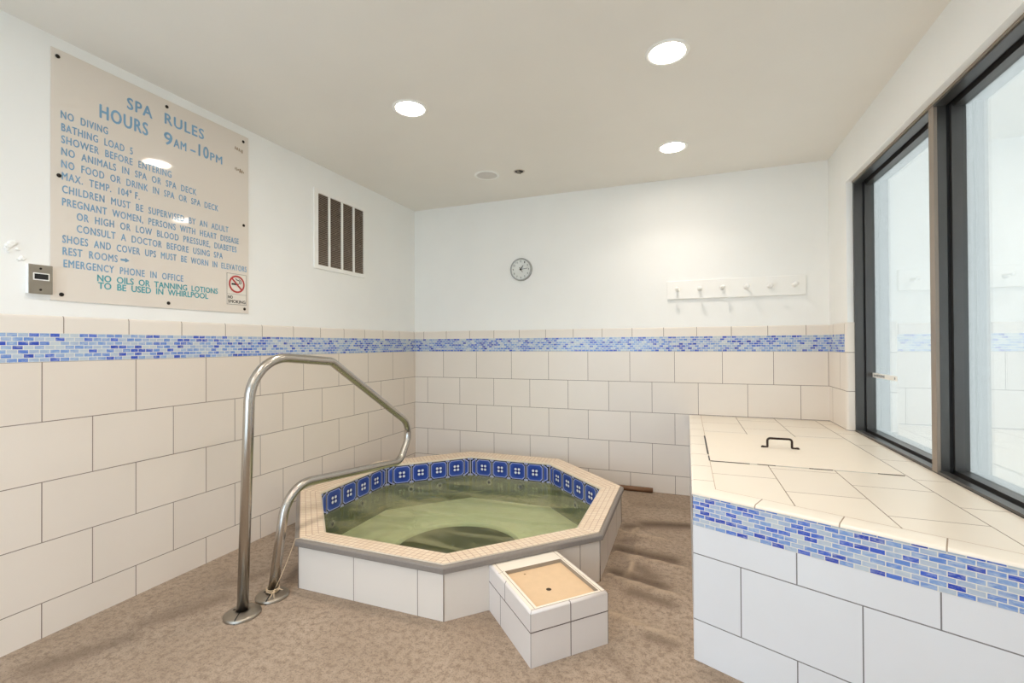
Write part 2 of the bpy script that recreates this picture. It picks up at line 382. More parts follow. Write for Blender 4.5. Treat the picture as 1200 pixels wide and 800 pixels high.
# rounded tile trim on the window reveal
mb = MB(); pr = []
for k in range(7):
    a = PI / 2 * k / 6; pr.append((XR - 0.004 + 0.014 - 0.014 * math.cos(a), WY1 + 0.012 - 0.02 * math.sin(a) - 0.002))
pr = [(XR - 0.004, WY1 + 0.02)] + pr + [(XR + 0.045, WY1 - 0.0095)]
for (xa, ya), (xb, yb) in zip(pr, pr[1:]):
    mb.face([(xa, ya, WZ0), (xb, yb, WZ0), (xb, yb, ZCAP), (xa, ya, ZCAP)], [(0.1, WZ0), (0.12, WZ0), (0.12, ZCAP), (0.1, ZCAP)], 0, True)
tag(mb.build('trim_1', [M['trim_tile']]), kind='structure')
# front wall behind the viewer with a wide glazed entrance
mb = MB(); DX0, DX1, DZ = 0.1, 2.1, 2.2
mb.box((-0.16, YS - 0.16, -0.05), (DX0, YS, ZC + 0.1), 0); mb.box((DX1, YS - 0.16, -0.05), (XR + 0.16, YS, ZC + 0.1), 0)
mb.box((DX0, YS - 0.16, DZ), (DX1, YS, ZC + 0.1), 0)
tag(mb.build('wall_front', [M['plaster']]), kind='structure')
mb = MB(); mb.box((-0.16, YS - 0.16, ZC), (XR + 0.16, 0.16, ZC + 0.12), 0)
tag(mb.build('ceiling', [M['ceiling']]), kind='structure')
mb = MB(); mb.box((XR + 0.165, -14, -0.12), (16, 14, -0.02)); mb.box((-2, -14, -0.12), (XR + 0.165, YS - 0.165, -0.02))
M['patio'] = plain('pale_patio', (214, 214, 208), 0.7)
tag(mb.build('ground', [M['patio']]), kind='structure')

# ---- floor with hole for the spa, fine grid in the aisle to carry the swollen ridges
OC = Vector((1.10, -1.163))
def octo(ap, c=OC):
    R = ap / math.cos(PI / 8); return [(c.x + R * math.cos(math.radians(a)), c.y + R * math.sin(math.radians(a))) for a in (247.5, 292.5, 337.5, 22.5, 67.5, 112.5, 157.5, 202.5)]
RIDGES = [((2.10, -0.905), (2.43, -0.955), 0.014), ((2.12, -1.215), (2.49, -1.285), 0.015), ((2.10, -1.50), (2.50, -1.60), 0.016), ((2.17, -1.835), (2.48, -1.93), 0.008),
          ((2.205, -1.255), (2.222, -1.50), 0.006), ((2.185, -0.80), (2.19, -0.93), 0.005)]
def seg(px, py, a, b):
    dx, dy = b[0] - a[0], b[1] - a[1]; L2 = dx * dx + dy * dy; t_ = ((px - a[0]) * dx + (py - a[1]) * dy) / L2
    tc = min(1, max(0, t_)); ex, ey = px - a[0] - tc * dx, py - a[1] - tc * dy
    return math.hypot(ex, ey), t_, (ex * -dy + ey * dx) / math.sqrt(L2)
STAINS = [((2.24, -0.72), (2.50, -0.665), 0.055, 0.95), ((2.13, -0.80), (2.20, -0.78), 0.05, 0.7), ((2.12, -1.16), (2.42, -1.20), 0.06, 0.95), ((2.13, -1.05), (2.20, -1.0), 0.05, 0.5),
          ((2.14, -1.46), (2.36, -1.50), 0.06, 0.9), ((2.26, -1.36), (2.34, -1.43), 0.06, 0.7), ((2.26, -1.62), (2.42, -1.66), 0.05, 0.7), ((2.36, -1.94), (2.44, -1.97), 0.035, 0.6),
          ((2.15, -0.35), (2.40, -0.32), 0.06, 0.25), ((0.30, -2.62), (0.42, -2.35), 0.06, 0.45), ((0.20, -2.95), (0.33, -2.70), 0.06, 0.5), ((0.36, -2.22), (0.40, -2.05), 0.05, 0.45), ((0.52, -1.98), (0.60, -2.10), 0.05, 0.5),
          ((2.22, -2.12), (2.30, -2.2), 0.03, 0.35)]
bm = bmesh.new(); xs = [i * 0.02 for i in range(0, int(XR / 0.02) + 1)] + [XR]; ys = [YS - 0.16 + 0.0] + [YS + i * 0.1 for i in range(0, 16)] + [-3.1 + i * 0.02 for i in range(0, 155)] + [0.0]
ys = sorted(set(round(y, 4) for y in ys)); xs = sorted(set(round(x, 4) for x in xs))
sl = bm.verts.layers.float.new('stain'); rl = bm.verts.layers.float.new('ridge'); grid = []
from mathutils import noise as mnoise
for y in ys:
    row = []
    for x in xs:
        wx = x + 0.03 * mnoise.noise(Vector((x * 6, y * 6, 0))); wy = y + 0.02 * mnoise.noise(Vector((x * 7, y * 7, 5)))
        h = 0; rg = 0; st = 0
        if y > -3.1:
            for a, b, hh in RIDGES:
                d, t_, side = seg(wx, wy, a, b); e = max(0, min(1, (1.15 - t_) * 3, (t_ + 0.2) * 6)); g = math.exp(-(d / 0.016) ** 2) * e
                h += hh * g; rg = max(rg, math.exp(-(d / 0.011) ** 2) * e)
            for a, b, r, k in STAINS:
                d, t_, side = seg(wx, wy, a, b); st = max(st, k * math.exp(-(d / r) ** 2))
        v = bm.verts.new((x, y, h)); v[sl] = st; v[rl] = min(1, rg); row.append(v)
    grid.append(row)
hole = 0.9
for j in range(len(ys) - 1):
    for i in range(len(xs) - 1):
        mxp, myp = (xs[i] + xs[i + 1]) / 2 - OC.x, (ys[j] + ys[j + 1]) / 2 - OC.y
        if max(abs(mxp), abs(myp), (abs(mxp) + abs(myp)) / math.sqrt(2)) < hole: continue
        f = bm.faces.new((grid[j][i], grid[j][i + 1], grid[j + 1][i + 1], grid[j + 1][i])); f.smooth = True
me = bpy.data.meshes.new('floor'); bm.to_mesh(me); bm.free(); me.materials.append(M['floor'])
fl = bpy.data.objects.new('floor', me); COL.objects.link(fl); tag(fl, kind='structure')

# ------------------------------------------------------------------ window
FX0, FX1 = 3.516, 3.626
win = MB(); fo = 0.05
def jamb(mb, y0, y1, z0, z1, sgn):   # a vertical member stepping in two ribs, groove between
    pass
win.box((FX0, WY1 - 0.010, WZ0), (FX1, WY1, WZ1), 1)
win.box((FX0, WY1 - 0.019, WZ0), (FX0 + 0.045, WY1 - 0.010, WZ1), 0); win.box((FX0 + 0.056, WY1 - 0.024, WZ0), (FX1, WY1 - 0.010, WZ1), 0)
win.box((FX0, WY0, WZ0), (FX1, WY0 + 0.024, WZ1), 0)
win.box((FX0, WY0, WZ1 - 0.010), (FX1, WY1, WZ1), 1)
win.box((FX0, WY0, WZ1 - 0.020), (FX0 + 0.045, WY1, WZ1 - 0.009), 0); win.box((FX0 + 0.062, WY0, WZ1 - 0.034), (FX1, WY1, WZ1 - 0.009), 0)
win.box((FX0 - 0.004, WY0, WZ1 - 0.012), (FX0, WY1, WZ1), 2)
win.box((FX0, WY0, WZ0), (FX1, WY1, WZ0 + 0.004), 1)
win.box((FX0, WY0, WZ0 + 0.003), (FX0 + 0.035, WY1, WZ0 + 0.013), 0); win.box((FX0 + 0.056, WY0, WZ0 + 0.003), (FX1, WY1, WZ0 + 0.022), 0)
frame = tag(win.build('window_1', [M['frame'], M['frame_black'], M['frame_tan']], merge=False), kind='structure')
for yc in (-1.403, -2.42):
    mb = MB()
    mb.box((FX0 - 0.001, yc - 0.022, WZ0 + 0.004), (FX0 + 0.012, yc + 0.022, WZ1 - 0.012), 2)
    mb.box((FX0 + 0.012, yc - 0.023, WZ0 + 0.004), (FX0 + 0.042, yc + 0.023, WZ1 - 0.014), 0)
    mb.box((FX0 + 0.042, yc - 0.016, WZ0 + 0.004), (FX0 + 0.056, yc + 0.016, WZ1 - 0.014), 1)
    mb.box((FX0 + 0.056, yc - 0.032, WZ0 + 0.010), (FX1 - 0.002, yc + 0.026, WZ1 - 0.02), 0)
    mb.build('mullion', [M['frame'], M['frame_black'], M['frame_tan']], frame, merge=False)
for y0, y1 in ((-1.385, WY1 - 0.015), (-2.40, -1.425), (WY0 + 0.015, -2.44)):
    mb = MB(); mb.box((3.606, y0, WZ0 + 0.015), (3.611, y1, WZ1 - 0.02)); mb.build('pane', [M['glass']], frame)
    mb = MB(); mb.box((3.6215, y0, WZ0 + 0.015), (3.6235, y1, WZ1 - 0.02)); mb.build('frosted_pane', [M['frosted']], frame)
mb = MB(); mb.box((3.6045, -0.775, 0.990), (3.6058, -0.41, 1.018))
stk = tag(mb.build('sticker', [M['white_paint']], frame), 'small white maker sticker at the far edge of the glass')
mb = MB(); rr_ = random.Random(3); y = -0.43
while y > -0.585:
    w = rr_.uniform(0.006, 0.016); mb.box((3.6040, y - w, 0.997 + rr_.uniform(-0.002, 0.002)), (3.6044, y, 1.009 + rr_.uniform(-0.002, 0.003))); y -= w + 0.004
mb.box((3.6040, -0.748, 0.998), (3.6044, -0.734, 1.010))
mb.build('sticker_print', [plain('sticker_print', (120, 124, 126), 0.5)], stk)

# ------------------------------------------------------------------ entrance frame behind the viewer
mb = MB()
for a, b in (((DX0, YS - 0.12, 0), (DX0 + 0.05, YS - 0.04, DZ)), ((DX1 - 0.05, YS - 0.12, 0), (DX1, YS - 0.04, DZ)), ((DX0, YS - 0.12, DZ - 0.05), (DX1, YS - 0.04, DZ)), ((1.075, YS - 0.12, 0), (1.125, YS - 0.04, DZ))):
    mb.box(a, b)
tag(mb.build('door_1', [M['frame']], merge=False), kind='structure')

# ------------------------------------------------------------------ hot tub
tub = thing('hot_tub', (OC.x, OC.y, 0), 'raised octagonal hot tub with white tiled sides and blue patterned waterline tiles', 'hot tub')
ZR, ZI = 0.25, 0.237
M['tub_tile'] = tile('tub_tile', 0.0, 2.0, W, 10, offset=0.0, rgb=(221, 211, 200))
po = octo(0.988); mb = MB()
for k in range(8):
    a, b = po[k], po[(k + 1) % 8]; L = math.hypot(b[0] - a[0], b[1] - a[1])
    off = {0: W - 0.3365 + 0.0, 1: W - 0.0, 2: 0.1, 3: 0.2, 7: 0.15}.get(k, 0.1)
    mb.face([(a[0], a[1], -0.02), (b[0], b[1], -0.02), (b[0], b[1], 0.226), (a[0], a[1], 0.226)], [(off, 0.5), (off + L, 0.5), (off + L, 0.746), (off, 0.746)])
pi_ = octo(0.90)
for k in range(8):
    a, b = pi_[k], pi_[(k + 1) % 8]; mb.face([(b[0], b[1], -0.02), (a[0], a[1], -0.02), (a[0], a[1], 0.226), (b[0], b[1], 0.226)], [(0.1, 0.6)] * 4)
mb.build('tiled_side', [M['tub_tile']], tub)
# corner joints as thin dark grout lines are part of the tiled side's look
grout_mat = plain('grout', GROUT, 0.9)
for q in po[:4] + [po[7]]:
    mb = MB(); d = (Vector(q) - OC).normalized() * 0.0008; mb.tube([(q[0] + d.x, q[1] + d.y, 0.0), (q[0] + d.x, q[1] + d.y, 0.225)], 0.0022, 6); mb.build('corner_grout', [grout_mat], tub)
# grey stone edge
mb = MB()
ring = [(0.975, 0.212), (1.002, 0.212), (1.0055, 0.216), (1.0055, 0.236), (1.002, 0.241), (0.992, 0.244), (0.984, 0.2445), (0.984, 0.2275)]
for (a0, z0), (a1, z1) in zip(ring, ring[1:]):
    A, B = octo(a0), octo(a1)
    for k in range(8):
        j = (k + 1) % 8; mb.face([A[k] + (z0,), A[j] + (z0,), B[j] + (z1,), B[k] + (z1,)], None)
mb.build('stone_edge', [M['stone']], tub)
# mosaic coping
mb = MB(); A, B, Cc = octo(0.984), octo(0.866), octo(0.858)
for k in range(8):
    j = (k + 1) % 8; L = (Vector(A[j]) - Vector(A[k])).length; L2 = (Vector(B[j]) - Vector(B[k])).length; e = (L - L2) / 2; w = 0.118
    mb.face([A[k] + (ZR,), A[j] + (ZR,), B[j] + (ZI + 0.001,), B[k] + (ZI + 0.001,)], [(0, 0), (L, 0), (L - e, w), (e, w)], 0)
    mb.face([A[j] + (ZR,), A[k] + (ZR,), A[k] + (0.243,), A[j] + (0.243,)], None, 1)
    mb.face([B[k] + (ZI + 0.001,), B[j] + (ZI + 0.001,), Cc[j] + (ZI - 0.003,), Cc[k] + (ZI - 0.003,)], None, 1, True)
    mb.face([Cc[k] + (ZI - 0.003,), Cc[j] + (ZI - 0.003,), Cc[j] + (ZI - 0.012,), Cc[k] + (ZI - 0.012,)], None, 1)
    Dd = octo(0.95)
    mb.face([Cc[k] + (ZI - 0.012,), Cc[j] + (ZI - 0.012,), Dd[j] + (ZI - 0.012,), Dd[k] + (ZI - 0.012,)], None, 1)
mb.build('coping', [M['coping'], M['coping_edge']], tub)
# waterline tiles: four per side with a slim cut tile in each corner
AW = 0.862; mb = MB(); gb = MB(); P = octo(AW); ZT0, ZT1 = 0.074, 0.226
for k in range(8):
    a, b = Vector(P[k]), Vector(P[(k + 1) % 8]); L = (b - a).length; d = (b - a) / L; tw = 0.154; s0 = (L - 4 * tw) / 2
    cuts = [(0, s0, 0.0, 0.22)] + [(s0 + i * tw, s0 + (i + 1) * tw, 0.0, 1.0) for i in range(4)] + [(L - s0, L, 0.78, 1.0)]
    for (sa, sb, ua, ub) in cuts:
        p0, p1 = a + d * sa, a + d * sb
        mb.face([(p1.x, p1.y, ZT0), (p0.x, p0.y, ZT0), (p0.x, p0.y, ZT1), (p1.x, p1.y, ZT1)], [(ub, 0.001), (ua + 0.001, 0.001), (ua + 0.001, 0.999), (ub - 0.001, 0.999)])
mb.build('waterline_tiles', [M['deco']], tub)
# basin: wall, bench seat, round foot well
ZS, ZF = -0.12, -0.62; WC = Vector((1.09, -1.215)); WR = 0.425
mb = MB(); A = octo(0.866)
for k in range(8):
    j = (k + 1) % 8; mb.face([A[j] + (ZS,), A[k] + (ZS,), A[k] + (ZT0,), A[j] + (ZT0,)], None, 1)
n = 48
def octr(ang):
    v = (ang - math.radians(22.5)) % (PI / 4); th = v - PI / 8; return 0.866 / math.cos(th)
prev = None
for k in range(n):
    def pt(i):
        an = 2 * PI * i / n; c, s = math.cos(an), math.sin(an)
        R = 0.866 / max(abs(math.cos(an - m * PI / 4)) if abs(math.cos(an - m * PI / 4)) > math.cos(PI / 8) - 1e-9 else 0 for m in range(8))
        return (OC.x + R * c, OC.y + R * s, ZS), (WC.x + WR * c, WC.y + WR * s, ZS), (WC.x + WR * c * 0.99, WC.y + WR * s * 0.99, ZS - 0.03), (WC.x + WR * c * 0.97, WC.y + WR * s * 0.97, ZF)
    a, b = pt(k), pt(k + 1)
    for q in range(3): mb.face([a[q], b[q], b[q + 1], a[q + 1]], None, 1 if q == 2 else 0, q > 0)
    mb.face([a[3], b[3], (WC.x, WC.y, ZF)], None)
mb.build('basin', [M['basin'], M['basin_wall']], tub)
# water jets on the basin wall
M['jet'] = plain('jet_white', (160, 156, 134), 0.4); M['jet_hole'] = plain('jet_hole', (40, 38, 26), 0.5)
for (k, f, z) in ((5, 0.72, 0.025), (5, 0.38, 0.02), (4, 0.75, 0.03), (4, 0.36, 0.02), (3, 0.45, 0.02), (6, 0.42, 0.03), (6, 0.85, -0.01)):
    a, b = Vector(A[k]), Vector(A[(k + 1) % 8]); q = a + (b - a) * f; nn = (OC - (a + b) / 2).normalized()
    mb = MB(); mb.lathe([(0.026, 0.0), (0.026, 0.006), (0.018, 0.010), (0.012, 0.008)], axis='x', n=20)
    jt = mb.build('jet', [M['jet']], tub, loc=(q.x - OC.x, q.y - OC.y, z)); jt.rotation_euler.z = math.atan2(nn.y, nn.x)
    mb = MB(); mb.lathe([(0.012, 0.008), (0.0, 0.003)], axis='x', n=16); jh = mb.build('jet_nozzle', [M['jet_hole']], None); jh.parent = jt

# water
mb = MB(); Pw = octo(0.8655); ZW = 0.078
mb.prism([(x, y) for x, y in Pw], ZS - 0.001, ZW, 0, True, False)
mb.v = mb.v; mb2 = MB()
for k in range(8):
    j = (k + 1) % 8; mb2.face([Pw[k] + (ZF - 0.005,), Pw[j] + (ZF - 0.005,), Pw[j] + (ZW,), Pw[k] + (ZW,)], None)
mb2.face([q + (ZW,) for q in Pw], None); mb2.face([q + (ZF - 0.005,) for q in reversed(Pw)], None)
wat = mb2.build('spa_water', [M['water']]); tag(wat, 'murky green water filling the octagonal hot tub', 'water', kind='stuff')

# ------------------------------------------------------------------ handrail
HX = 0.633
path = fillet([(HX, -2.416, 0.0), (HX, -2.372, 1.165), (HX, -1.855, 1.117), (HX, -1.035, 0.615), (HX, -1.195, 0.395), (HX, -2.165, 0.505), (HX, -2.256, 0.0)], [0.20, 0.07, 0.13, 0.10, 0.16][:5], 10)
mb = MB(); mb.tube(path, 0.0235, 18)
rail = mb.build('handrail', [M['steel']]); tag(rail, 'bent stainless steel handrail looping over the left rim of the hot tub', 'handrail')
for y, r, tw in ((-2.416, 0.076, 0.5), (-2.256, 0.074, 0.7)):
    mb = MB(); mb.lathe([(0.026, 0.002), (0.026, 0.024), (0.034, 0.022), (r * 0.9, 0.015), (r, 0.010), (r, 0.0)], (HX, y, 0), 36)
    esc = mb.build('escutcheon', [M['steel_dull']], rail)
    mb = MB(); d = Vector((0.45, -0.9, 0)).normalized(); o_ = Vector((HX, y, 0)); sd = Vector((d.y, -d.x, 0)) * 0.0025
    q0, q1, q2 = o_ + d * 0.027, o_ + d * (r * 0.92), o_ + d * (r + 0.001)
    mb.face([q0 - sd + Vector((0, 0, 0.0245)), q1 - sd + Vector((0, 0, 0.0158)), q1 + sd + Vector((0, 0, 0.0158)), q0 + sd + Vector((0, 0, 0.0245))])
    mb.face([q1 - sd + Vector((0, 0, 0.0158)), q2 - sd + Vector((0, 0, 0.0)), q2 + sd + Vector((0, 0, 0.0)), q1 + sd + Vector((0, 0, 0.0158))])
    mb.build('split_line', [M['black']], esc)
    mb = MB(); mb.lathe([(0.0065, 0.0), (0.0, 0.001)], (HX - 0.034, y - 0.012, 0.0225), 12); mb.build('screw_hole', [M['black']], esc)
# string tied round the rail foot
mb = MB(); a = Vector((0.66, -2.262, 0.05)); b = Vector((0.690, -2.170, 0.252))
mb.tube([a + (b - a) * (k / 10) + Vector((0, 0, -0.012 * math.sin(PI * k / 10))) for k in range(11)] + [Vector((0.72, -2.150, 0.2545)), Vector((0.735, -2.145, 0.2535))], 0.0012, 6)
for k in range(3):
    z = 0.03 + 0.006 * k; mb.tube([(HX + 0.029 * math.cos(q), -2.252 + 0.029 * math.sin(q), z + 0.002 * math.sin(q * 2)) for q in [2 * PI * i / 24 for i in range(25)]], 0.0016, 6)
mb.tube([(0.662, -2.27, 0.045), (0.675, -2.285, 0.035), (0.684, -2.292, 0.020)], 0.0016, 6); mb.tube([(0.662, -2.27, 0.045), (0.668, -2.292, 0.03), (0.666, -2.305, 0.018)], 0.0016, 6)
mb.tube([(0.662, -2.27, 0.047), (0.690, -2.265, 0.052), (0.705, -2.262, 0.048)], 0.0016, 6)
st = mb.build('string', [plain('cream_string', (226, 200, 164), 0.8)]); tag(st, 'thin cream string knotted round the handrail foot and drawn up to the tub rim', 'string')

# ------------------------------------------------------------------ small tiled step box in front of the tub
U = Vector((1, 1)) / math.sqrt(2); V = Vector((-1, 1)) / math.sqrt(2); BO = Vector((1.957, -2.297)); BW, BL, BH = 0.350, 0.4195, 0.210
bx = thing('step_box', (BO.x, BO.y, 0), 'small white tiled box with a sunken sand coloured top against the hot tub', 'step')
def bp_(u, v): q = BO + U * u + V * v; return (q.x, q.y)
M['box_tile'] = tile('box_tile', 2 * BW / 2, 2.0, BW / 2, 10, offset=0.0, rgb=(222, 214, 208), grout=(112, 100, 92))
M['box_side'] = tile('box_side', 1.0, 2.0, 0.35, 10, offset=0.0, rgb=(222, 214, 208), grout=(112, 100, 92))
def ring_wall(mb, z0, z1, mi_front, mi_side, offu=0.0):
    c = [bp_(0, 0), bp_(BW, 0), bp_(BW, BL), bp_(0, BL)]; d = [BW, BL, BW, BL]
    for k in range(4):
        a, b = c[k], c[(k + 1) % 4]; mi = mi_front if k % 2 == 0 else mi_side
        u0 = 0 if k % 2 == 0 else offu
        mb.face([a + (z0,), b + (z0,), b + (z1,), a + (z1,)], [(u0, 0.2), (u0 + d[k], 0.2), (u0 + d[k], 0.5), (u0, 0.5)], mi)
mb = MB(); ring_wall(mb, 0.0, 0.129, 0, 1, 0.27); mb.build('lower_tiles', [M['box_tile'], M['box_side']], bx)
mb = MB(); ring_wall(mb, 0.128, 0.133, 0, 0); mb.build('grout_line', [plain('dark_grout', (110, 98, 90), 0.9)], bx)
# rim: bullnose tiles with rounded outer edge; recess inside
ru0, ru1, rv0, rv1 = 0.037, BW - 0.031, 0.022, 0.326
mb = MB()
oc = lambda e: [bp_(e, e), bp_(BW - e, e), bp_(BW - e, BL), bp_(e, BL)]
pr = [(0.0, 0.133), (0.0, BH - 0.010), (0.003, BH - 0.003), (0.010, BH)]
for (e0, z0), (e1, z1) in zip(pr, pr[1:]):
    A_, B_ = oc(e0), oc(e1)
    for k in (0, 1, 3):
        j = (k + 1) % 4; L = BW if k == 0 else BL; sm_ = z0 > 0.14; offu = 0 if k == 0 else (0.27 if k == 1 else 0.22)
        mb.face([A_[k] + (z0,), A_[j] + (z0,), B_[j] + (z1,), B_[k] + (z1,)], [(offu, 0.2), (offu + L, 0.2), (offu + L, 0.3), (offu, 0.3)], 0 if k == 0 else 1, sm_)
e = 0.010
O_ = [bp_(e, e), bp_(BW - e, e), bp_(BW - e, BL), bp_(e, BL)]; I_ = [bp_(ru0, rv0), bp_(ru1, rv0), bp_(ru1, rv1), bp_(ru0, rv1)]
def top4(q): mb.face([x + (BH,) for x in q], [(0.05, 0.3)] * 4, 2)
top4([O_[0], O_[1], I_[1], I_[0]]); top4([O_[1], O_[2], bp_(ru1, BL), I_[1]]); top4([O_[3], O_[0], I_[0], bp_(ru0, BL)]); top4([I_[3], I_[2], bp_(ru1, BL), bp_(ru0, BL)])
for k in range(4):
    j = (k + 1) % 4; mb.face([I_[j] + (BH,), I_[k] + (BH,), I_[k] + (BH - 0.018,), I_[j] + (BH - 0.018,)], [(0.05, 0.3)] * 4, 3)
M['rim_tile'] = plain('rim_tile', (240, 230, 214), 0.35, var=0.01)
mb.build('rim_tiles', [M['box_tile'], M['box_side'], M['rim_tile'], plain('recess_shade', (160, 146, 128), 0.8)], bx)  # recess walls painted greyer to stand for their shading
mb = MB()
def gl_(u0, v0, u1, v1, w=0.0012):
    d = Vector((u1 - u0, v1 - v0)); d.normalize(); s = Vector((-d.y, d.x)) * w
    mb.face([bp_(u0 + s.x, v0 + s.y) + (BH + 0.0006,), bp_(u1 + s.x, v1 + s.y) + (BH + 0.0006,), bp_(u1 - s.x, v1 - s.y) + (BH + 0.0006,), bp_(u0 - s.x, v0 - s.y) + (BH + 0.0006,)])
gl_(0.024, 0.012, 0.024, BL); gl_(BW - 0.024, 0.012, BW - 0.024, BL); gl_(0.008, 0.010, BW - 0.008, 0.010); gl_(0.024, rv1 + 0.001, 0.037, rv1 + 0.001);  gl_(0.004, BL - 0.10, 0.024, BL - 0.10); gl_(BW - 0.024, BL - 0.09, BW - 0.004, BL - 0.09)
mb.build('rim_grout', [plain('rim_grout', (168, 150, 132), 0.9)], bx)
mb = MB(); mb.face([q + (BH - 0.017,) for q in I_], None)
M['sand'] = plain('sand_board', (226, 194, 156), 0.7, scale=30, var=0.05)
mb.build('sunken_board', [M['sand']], bx)
mb = MB(); c = bp_(0.155, 0.140); mb.lathe([(0.011, BH - 0.0162), (0.009, BH - 0.0152), (0.0, BH - 0.0158)], (c[0], c[1], 0), 20)
mb.build('drain_hole', [plain('rusty_hole', (66, 50, 30), 0.7)], bx, merge=False)
c = bp_(0.12, 0.295); mb = MB(); mb.lathe([(0.005, BH - 0.0162), (0.0, BH - 0.0156)], (c[0], c[1], 0), 14); mb.build('nail', [plain('nail_brown', (150, 116, 80), 0.7)], bx)

# ------------------------------------------------------------------ tiled bench under the window
BZ = 0.64; FA = Vector((2.527, -2.029)); FD = Vector((0.91608, -0.40099)); S_END = (XR - 2.527) / 0.91608
FB = FA + FD * S_END; FN = Vector((-0.40099, -0.91608))
bench = thing('tiled_bench', (3.0, -1.0, 0), 'white tiled bench with a blue mosaic band, built under the window', 'bench')
M['bench_front'] = tile('bench_front', 0.0, 0.0, W, 0.25, offset=0.5, rgb=(229, 232, 236), grout=(122, 120, 120))  # bluish tint puts the cool daylight on the front into the tile
M['bullnose'] = tile('bullnose', 0.0, 0.0, 0.245, 10, offset=0.0, rgb=(242, 233, 218), grout=(158, 140, 122), rough=0.28)
M['bench_mosaic'] = mosaic('bench_mosaic', 0.0, 0.0, 0.038, 0.0158)
mb = MB(); L = S_END; zb = 0.512
# front: cut row .406-.512, full rows below; u measured along face, rows counted so that row parity matches
def fp(s, z, o=0.0): q = FA + FD * s + FN * o; return (q.x, q.y, z)
du, dv = 0.5 * W * 2 + 1e-4, 0.344       # z .406 -> .75 row edge; rows even/odd
def fuv(s, z): return (s + 2 * W + 0.004, z - 0.406 + 0.75)
mb.face([fp(0, 0), fp(L, 0), fp(L, zb), fp(0, zb)], [fuv(0, 0), fuv(L, 0), fuv(L, zb), fuv(0, zb)], 0)
# left side, along y to the back wall
mb.face([(FA.x, -0.003, 0), (FA.x, FA.y, 0), (FA.x, FA.y, zb), (FA.x, -0.003, zb)], [(0, 0.344), (2.03, 0.344), (2.03, 0.344 + zb), (0, 0.344 + zb)], 0)
mb.build('tiled_front', [M['bench_front']], bench)
mb = MB(); zt = BZ - 0.008
mb.face([fp(0, zb, 0.001), fp(L, zb, 0.001), fp(L, zt, 0.001), fp(0, zt, 0.001)], [(1, 0.158), (1 + L, 0.158), (1 + L, 0.158 + zt - zb), (1, 0.158 + zt - zb)], 0)
mb.face([(FA.x - 0.001, -0.003, zb), (FA.x - 0.001, FA.y, zb), (FA.x - 0.001, FA.y, zt), (FA.x - 0.001, -0.003, zt)], [(1, 0.158), (3.03, 0.158), (3.03, 0.158 + zt - zb), (1, 0.158 + zt - zb)], 0)
mb.build('mosaic_band', [M['bench_mosaic']], bench)
# top: columns of running bond along y; x joints at 2.5965 + .2615 n
mb = MB(); bw = 0.083
fi = lambda s: (FA + FD * s - FN * bw)
xi = FA.x + 0.083; s_i = (xi - (FA - FN * bw).x) / FD.x; q0 = fi(s_i); q1 = fi((XR - (FA - FN * bw).x) / FD.x)
HY0, HY1, HX0, HX1 = -1.508, -0.745, 2.612, 3.372
def tuv(x, y): return (-y + 0.3505 * 4 + 0.018, x - 2.5965 + 0.2615 * 5)
def topquad(pts): mb.face([(x, y, BZ) for x, y in pts], [tuv(x, y) for x, y in pts], 0)
topquad([(xi, -0.003), (xi, q0.y), (q1.x, q1.y), (q1.x, -0.003)])
mb.build('tiled_top', [M['bench_top']], bench)
# bullnose edge tiles along the front and left
mb = MB(); pr = [(-bw, BZ), (-0.008, BZ), (-0.001, BZ - 0.002), (0.003, BZ - 0.006), (0.0035, BZ - 0.0105)]
def edge_pt(o, corner):   # corner 0: at back-left, 1: front-left, 2: right end
    xl = FA.x - o
    if corner == 0: return (xl, -0.003)
    base = FA + FN * o
    if corner == 1: s = (xl - base.x) / FD.x; q = base + FD * s; return (q.x, q.y)
    s = (XR - base.x) / FD.x; q = base + FD * s; return (q.x, q.y)
for (o0, z0), (o1, z1) in zip(pr, pr[1:]):
    for c0, c1, off in ((0, 1, 0.30), (1, 2, -0.213 + 0.245 * 4)):
        A0, A1, B0, B1 = edge_pt(o0, c0), edge_pt(o0, c1), edge_pt(o1, c0), edge_pt(o1, c1)
        us = [((Vector(q_) - FA).dot(FD) - 0.22 + 0.245 * 4) if c0 == 1 else -q_[1] + 0.1 for q_ in (B0, B1, A1, A0)]
        mb.face([B0 + (z1,), B1 + (z1,), A1 + (z0,), A0 + (z0,)], [(us[0], 0.2), (us[1], 0.2), (us[2], 0.3), (us[3], 0.3)], 0, True)
mb.build('bullnose_edge', [M['bullnose']], bench)
mb = MB()
for (xa, ya, xb, yb) in ((xi, -0.003, xi, q0.y), (q0.x, q0.y, q1.x, q1.y)):
    d = Vector((xb - xa, yb - ya)).normalized(); s = Vector((-d.y, d.x)) * 0.0012
    mb.face([(xa + s.x, ya + s.y, BZ + 0.0004), (xb + s.x, yb + s.y, BZ + 0.0004), (xb - s.x, yb - s.y, BZ + 0.0004), (xa - s.x, ya - s.y, BZ + 0.0004)])
mb.build('edge_grout', [plain('edge_grout', (196, 174, 150), 0.9)], bench)

